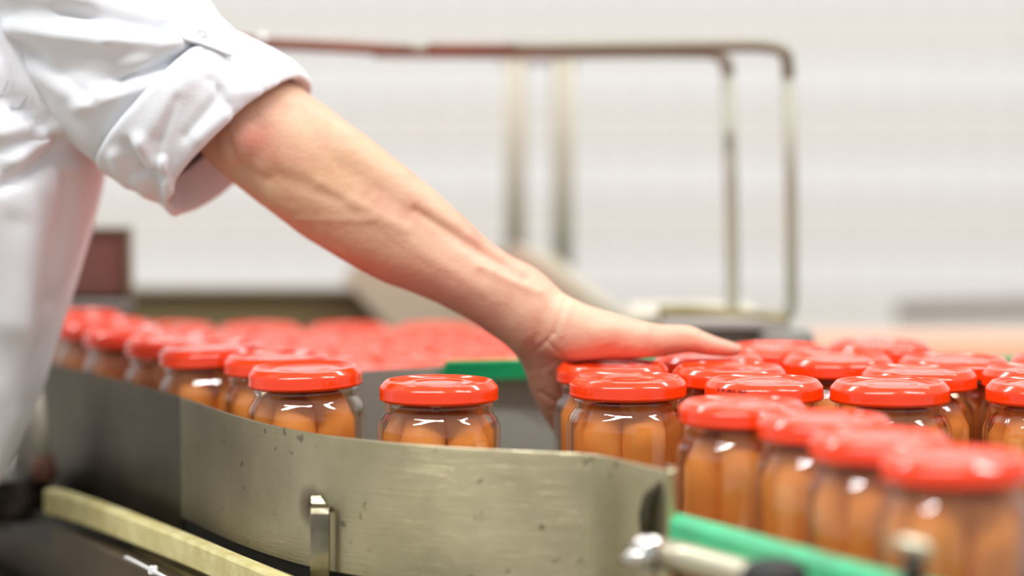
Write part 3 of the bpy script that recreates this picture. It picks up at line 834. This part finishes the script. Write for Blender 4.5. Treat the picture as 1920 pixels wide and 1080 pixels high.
# skin colour patches that belong to the skin itself
base = np.array(lin((208, 166, 138))[:3]); pink = np.array(lin((196, 122, 106))[:3]); pale = np.array(lin((230, 190, 160))[:3]); yel = np.array(lin((206, 162, 124))[:3])
colr = np.tile(base, (nv, 1))
def patch(c, cx, cy, rx, ry, amt):
    g = np.exp(-(((pr[:, 0] - cx) / rx) ** 2 + ((pr[:, 1] - cy) / ry) ** 2)) * amt
    global colr
    colr = colr * (1 - g[:, None]) + c * g[:, None]
patch(yel, 600, 330, 150, 90, .7); patch(pink, 475, 262, 48, 42, .85); patch(pink, 1150, 615, 90, 28, .15); patch(pink, 1350, 650, 60, 22, .5)
patch(pale, 900, 510, 120, 45, .5); patch(pale, 1040, 560, 50, 30, .5); patch(pink, 720, 520, 130, 45, .35); patch(pink, 970, 500, 60, 30, .3); patch(pink, 1040, 740, 50, 60, .35)
nn = np.array([noise.noise(Vector(c) * 38 + Vector((3, 1, 7))) for c in co])
n3 = np.array([noise.noise(Vector(c) * 160 + Vector((1, 8, 2))) for c in co])
g = np.clip(nn * .5 + n3 * .25, 0, .5)
colr = colr * (1 - g[:, None]) + pink * g[:, None]
at = me2.color_attributes.new('skin', 'FLOAT_COLOR', 'POINT')
at.data.foreach_set('color', np.concatenate([colr, np.ones((nv, 1))], 1).ravel())
ms = mat('skin', (226, 178, 142), 0.48, spec=0.4, bump=0.35, bscale=420, sss=0.0)
nt = ms.node_tree; an = nt.nodes.new('ShaderNodeAttribute'); an.attribute_name = 'skin'
nt.links.new(an.outputs['Color'], nt.nodes['Principled BSDF'].inputs['Base Color'])
person = empty('person', (-.52, 1.62, FZ))
tag(person, 'person in a white rolled-sleeve work coat reaching a bare arm over the jars', 'person')
me2.materials.clear()
o = obj('body', me2, ms, person, True); o['label'] = 'bare forearm and hand with spread thumb'

# ---- coat
SEG = 220
def coat_ring(c, Mv, Nv, dep, Y, pw=0.8, scale=1.0):
    c3 = P(c[0], c[1], Y); k = Y / FPX
    m3 = Vector((Mv[0] * k, 0, -Mv[1] * k)) * scale
    n3_ = Vector((Nv[0] * k, -dep, -Nv[1] * k)) * scale
    out = []
    for i in range(SEG):
        t = 2 * math.pi * i / SEG
        a, b = math.cos(t), math.sin(t)
        aa = math.copysign(abs(a) ** pw, a); bb = math.copysign(abs(b) ** pw, b)
        out.append(c3 + m3 * aa + n3_ * bb)
    return out
def interp_list(rows, n):
    arr = [np.array([q[:] for q in r]) for r in rows]
    e = [2 * arr[0] - arr[1]] + arr + [2 * arr[-1] - arr[-2]]
    out = []
    for i in range(1, len(e) - 2):
        p0, p1, p2, p3 = e[i - 1:i + 3]
        for k in range(n):
            t = k / n
            out.append(0.5 * ((2 * p1) + (p2 - p0) * t + (2 * p0 - 5 * p1 + 4 * p2 - p3) * t * t + (3 * p1 - p0 - 3 * p2 + p3) * t ** 3))
    out.append(arr[-1])
    return out
def cloth(name, rows, n, lines, nz_amp, parent, mtl, solid=0.0, nscale=14, caps=False, front=True):
    rg = interp_list(rows, n)
    v = np.concatenate(rg); seg = len(rg[0]); f = []
    for i in range(len(rg) - 1):
        for k in range(seg):
            k2 = (k + 1) % seg
            f.append((i * seg + k, i * seg + k2, (i + 1) * seg + k2, (i + 1) * seg + k))
    if caps: f.append(tuple(range(seg))); f.append(tuple(range((len(rg) - 1) * seg, len(rg) * seg)))
    me = mesh(name, v, f)
    nv = len(me.vertices)
    co = np.zeros(nv * 3); me.vertices.foreach_get('co', co); co = co.reshape(-1, 3)
    nr = np.zeros(nv * 3); me.vertices.foreach_get('normal', nr); nr = nr.reshape(-1, 3)
    c0 = co.mean(0)
    if (nr * (co - c0)).sum() < 0: nr = -nr
    d = creases(co, nr, project(co), lines, front)
    def fold_noise(c):
        q = Vector(c) * nscale
        return nz_amp * (noise.noise(q) * 1.0 + 0.5 * (1 - 2 * abs(noise.noise(q * 2.1 + Vector((5, 5, 5))))) + 0.15 * noise.noise(q * 6))
    d += np.array([fold_noise(c) for c in co])
    me.vertices.foreach_set('co', (co + nr * d[:, None]).ravel())
    o = obj(name, me, mtl, parent, True)
    if solid:
        md = o.modifiers.new('thickness', 'SOLIDIFY'); md.thickness = solid; md.offset = 0
    return o
YC = 1.625
rim_c, rim_M, rim_N = (447, 271), (-127, 124), (-25, -26)
cuff_rows = [
 coat_ring((395, 232), (-105, 104), (-18, -20), .040, YC, .85),
 coat_ring((432, 260), (-116, 113), (-22, -24), .046, YC, .85),
 coat_ring((447, 271), (-123, 120), (-25, -27), .0490, YC, .85),
 coat_ring((444, 268), (-128, 126), (-27, -29), .0520, YC, .85),
 coat_ring((425, 252), (-131, 130), (-31, -32), .0545, YC, .85),
 coat_ring((388, 227), (-132, 130), (-29, -30), .0570, YC, .85),
 coat_ring((345, 205), (-130, 129), (-25, -26), .0590, YC, .85),
 coat_ring((325, 195), (-127, 129), (-21, -22), .0585, YC, .85),
 coat_ring((318, 191), (-123, 126), (-20, -20), .0550, YC, .85),
 coat_ring((326, 196), (-119, 121), (-20, -20), .0515, YC, .85)]
cuff_lines = [
 (395, 150, 440, 218, 8, -.0016), (385, 95, 412, 168, 6, -.0010), (350, 150, 262, 262, 22, .0026), (330, 185, 300, 262, 9, -.0016), (415, 175, 350, 255, 12, -.0020), (372, 258, 425, 215, 14, .0022),
 (262, 262, 285, 312, 13, .0045), (240, 268, 268, 318, 10, -.0040), (268, 318, 305, 326, 8, -.0042), (215, 290, 240, 345, 13, .0040), (305, 300, 326, 398, 9, .0050), (284, 330, 300, 388, 10, -.0055), (256, 335, 272, 362, 8, .0030),
 (450, 100, 500, 180, 6, -.0008), (470, 92, 522, 168, 6, .0008), (430, 175, 540, 165, 16, .0015), (560, 150, 578, 168, 7, -.0020)]
cuff = cloth('rolled_cuff', cuff_rows, 8, cuff_lines, .0007, person, M['cloth'], .0012, 22)
sleeve_rows = [
 coat_ring((345, 205), (-108, 112), (-30, -30), .048, YC, .85),
 coat_ring((322, 190), (-118, 122), (-33, -33), .052, YC, .85),
 coat_ring((300, 172), (-122, 126), (-32, -30), .056, YC, .85),
 coat_ring((255, 135), (-148, 106), (-22, -26), .062, YC + .005, .9),
 coat_ring((205, 75), (-178, 82), (-10, -18), .070, YC + .012, .95),
 coat_ring((120, -10), (-205, 90), (0, 0), .078, YC + .02, 1),
 coat_ring((-10, -130), (-200, 110), (0, 0), .082, YC + .03, 1),
 coat_ring((-130, -250), (-190, 130), (0, 0), .084, YC + .035, 1),
 coat_ring((-210, -330), (-150, 120), (0, 0), .07, YC + .035, 1),
 coat_ring((-250, -370), (-70, 60), (0, 0), .03, YC + .035, 1)]
sleeve_lines = [
 (330, 80, 200, 75, 16, .005), (200, 75, 20, 55, 20, .006), (340, 112, 230, 150, 14, -.005), (230, 150, 120, 130, 24, -.003), (350, 30, 300, 60, 12, -.004), (300, 60, 120, 20, 18, -.004), (160, 0, 20, -20, 20, .005),
 (300, 150, 150, 200, 14, .003), (0, 95, 160, 190, 20, .003), (380, 20, 330, -40, 12, .003), (0, 60, 180, 190, 10, -.0018), (60, 90, 0, 30, 26, -.003)]
sleeve = cloth('coat_sleeve', sleeve_rows, 12, sleeve_lines, .0016, person, M['cloth'], .0012, 11, caps=False)
# torso
def torso_ring(z, xe, Yc=1.67, a=.17, b=.125):
    cx = xe - a
    out = []
    for i in range(SEG):
        t = 2 * math.pi * i / SEG
        ca, sa = math.cos(t), math.sin(t)
        out.append(Vector((cx + a * math.copysign(abs(ca) ** .9, ca), Yc - b * math.copysign(abs(sa) ** .9, sa), z)))
    return out
YT = 1.67
edge = [(215, 200), (197, 262), (186, 340), (166, 420), (132, 540), (97, 650), (62, 750), (2, 880), (-60, 1000)]
torso_rows = [torso_ring(.62, -.36, YT, .06, .05), torso_ring(.585, -.29, YT, .14, .09), torso_ring(.50, -.275, YT, .17, .115), torso_ring(.40, -.27, YT, .175, .12)]
for px, py in edge:
    p = P(px, py, YT); torso_rows.append(torso_ring(p.z, p.x))
zb = torso_rows[-1][0].z
torso_rows += [torso_ring(-.08, -.375, YT, .18, .135), torso_ring(-.25, -.395, YT, .18, .14), torso_ring(-.42, -.40, YT, .185, .15)]
torso_lines = [
 (0, 175, 110, 262, 12, -.006), (0, 150, 190, 262, 12, .002), (20, 300, 110, 235, 16, .007), (0, 350, 100, 290, 12, -.004), (100, 290, 170, 280, 22, -.004), (0, 250, 60, 230, 16, .004), (60, 360, 30, 600, 40, .006), (130, 340, 90, 560, 20, -.004), (90, 560, 40, 760, 16, -.003), (20, 420, -20, 700, 26, -.003)]
torso = cloth('coat_body', torso_rows, 10, torso_lines, .0020, person, M['cloth'], .0015, 7)
# tab with snap button, lying on the sleeve and the cuff
bpy.context.view_layer.update()
dgc = bpy.context.evaluated_depsgraph_get()
def on_cloth(px, py):
    d = ray(px, py).normalized(); best = None
    for o_ in (cuff, sleeve):
        inv = o_.matrix_world.inverted()
        ok, loc, nn_, ix = o_.evaluated_get(dgc).ray_cast(inv @ Vector((0, 0, ZC)), inv.to_3x3() @ d)
        if ok:
            loc = o_.matrix_world @ loc
            if best is None or loc.y < best.y: best = loc
    return best
def tab():
    va = []; fa = []; NX, NY = 22, 10
    ys = [on_cloth(388, 62).y]
    for i in range(NX + 1):
        u = i / NX
        top = np.interp(u, [0, .13, .28, .6, 1], [50, 33, 28, 42, 62]); bot = np.interp(u, [0, .13, .4, .7, 1], [62, 76, 82, 92, 104])
        for k in range(NY + 1):
            w_ = k / NY
            px_, py_ = 334 + 106 * u - 8 * w_ * u, top + (bot - top) * w_
            p_ = on_cloth(px_, py_)
            yy = (p_.y if p_ else ys[-1]); ys.append(yy)
            va.append((px_, py_, yy))
    arr = np.array(va); uu, ww = (arr[:, 0] - 388) / 55, (arr[:, 1] - 65) / 40
    A = np.stack([np.ones(len(arr)), uu, ww, uu * ww, uu ** 2, ww ** 2], 1)
    fit = A @ np.linalg.lstsq(A, arr[:, 2], rcond=None)[0]
    fit -= max(0, np.percentile(fit - arr[:, 2], 92)) + .0012
    va = [P(a_[0], a_[1], f_) for a_, f_ in zip(arr, fit)]
    global button_y
    button_y = fit[np.argmin((arr[:, 0] - 378) ** 2 + (arr[:, 1] - 67) ** 2)]
    for i in range(NX):
        for k in range(NY):
            a_ = i * (NY + 1) + k; fa.append((a_, a_ + 1, a_ + NY + 2, a_ + NY + 1))
    return mesh('cuff_tab', va, fa)
tb = obj('cuff_tab', tab(), M['cloth'], person, True); tb['label'] = 'cloth tab holding the rolled cuff'
md = tb.modifiers.new('thickness', 'SOLIDIFY'); md.thickness = .0016; md.offset = 0
sb = obj('snap_button', lathe('snap_button', [(0, -.0010), (.0022, -.0010), (.0027, -.0002), (.0031, -.0006), (.0038, -.0010), (.0043, -.0004), (.0044, .0008), (0, .0008)], 28), M['whiteplastic'], tb, True)
sb.matrix_parent_inverse = Matrix.Identity(4)
sb.rotation_euler = (-math.pi / 2, 0, 0); sb.location = P(378, 67, button_y - .0010)
sb['label'] = 'round white snap button'
# legs and shoes below the coat (out of the picture, so the figure stands)
for sx in (-.66, -.50):
    rows = [[Vector((sx + .085 * s * math.cos(2 * math.pi * i / 40), 1.67 + .095 * s * math.sin(2 * math.pi * i / 40), z)) for i in range(40)] for z, s in ((-.38, 1), (-.6, .82), (-.8, .74), (FZ + .05, .76))]
    v, f = loft(rows)
    obj('trouser_leg', mesh('trouser_leg', v, f), M['cloth'], person, True)
    bm = box_bm(sx - .045, sx + .045, 1.56, 1.80, FZ, FZ + .075, .03, 3)
    obj('shoe', bm, M['shoe'], person, True)

# supports that carry the background pieces down to the floor or to the wall
def named(n): return bpy.data.objects[n]
def stand(parent, x, y, ztop, wdt=.02, m='darkm', name='leg', zlo=None):
    return obj(name, box_bm(x - wdt, x + wdt, y - wdt, y + wdt, FZ if zlo is None else zlo, ztop, .003), M[m], parent)
pt = named('peach_lid_slab'); a_, b_ = P(1500, 760, 2.5), P(2300, 760, 2.5)
for xx in (a_.x + .05, b_.x - .05): stand(pt, xx, 2.53, a_.z + .002)  # supports added under the stand-in slab
wr_ = named('wall_rail')
for px_ in (2000, 2250):
    q = P(px_, 580, 2.71); stand(wr_, q.x, 2.706, q.z - .010, .009, 'greybar', 'post')
om = named('olive_machine'); zz = P(400, 660, 2.32).z
for px_ in (100, 350, 600): stand(om, P(px_, 600, 2.32).x, 2.345, zz + .002)
pc = named('pale_cover'); zz = P(900, 680, 2.25).z; stand(pc, P(900, 600, 2.28).x, 2.28, zz + .004, .025)
cc = named('chute_cover'); zz = P(960, 690, 2.175).z; stand(cc, P(985, 600, 2.2).x, 2.21, zz + .004, .015)
bcx = P(80, 590, 2.05); stand(named('brown_cabinet'), bcx.x - .003, 2.05, bcx.z + .004, .014)
ff = P(1010, 500, 2.45)
for px_, py_ in ((966, 500), (1054, 520)):
    q = P(px_, py_, 2.45); stand(named('far_frame'), q.x, 2.45, q.z, .009, 'coverpaint', 'post_foot')
fbz = P(1300, 760, 1.9)
for px_ in (1320, 1460): stand(named('frame_base'), P(px_, 700, 1.9).x, 1.91, fbz.z + .003, .012, zlo=-.05)
rl = named('roller'); q = P(70, 580, 2.0); stand(rl, q.x, 2.0, q.z - .004, .006)
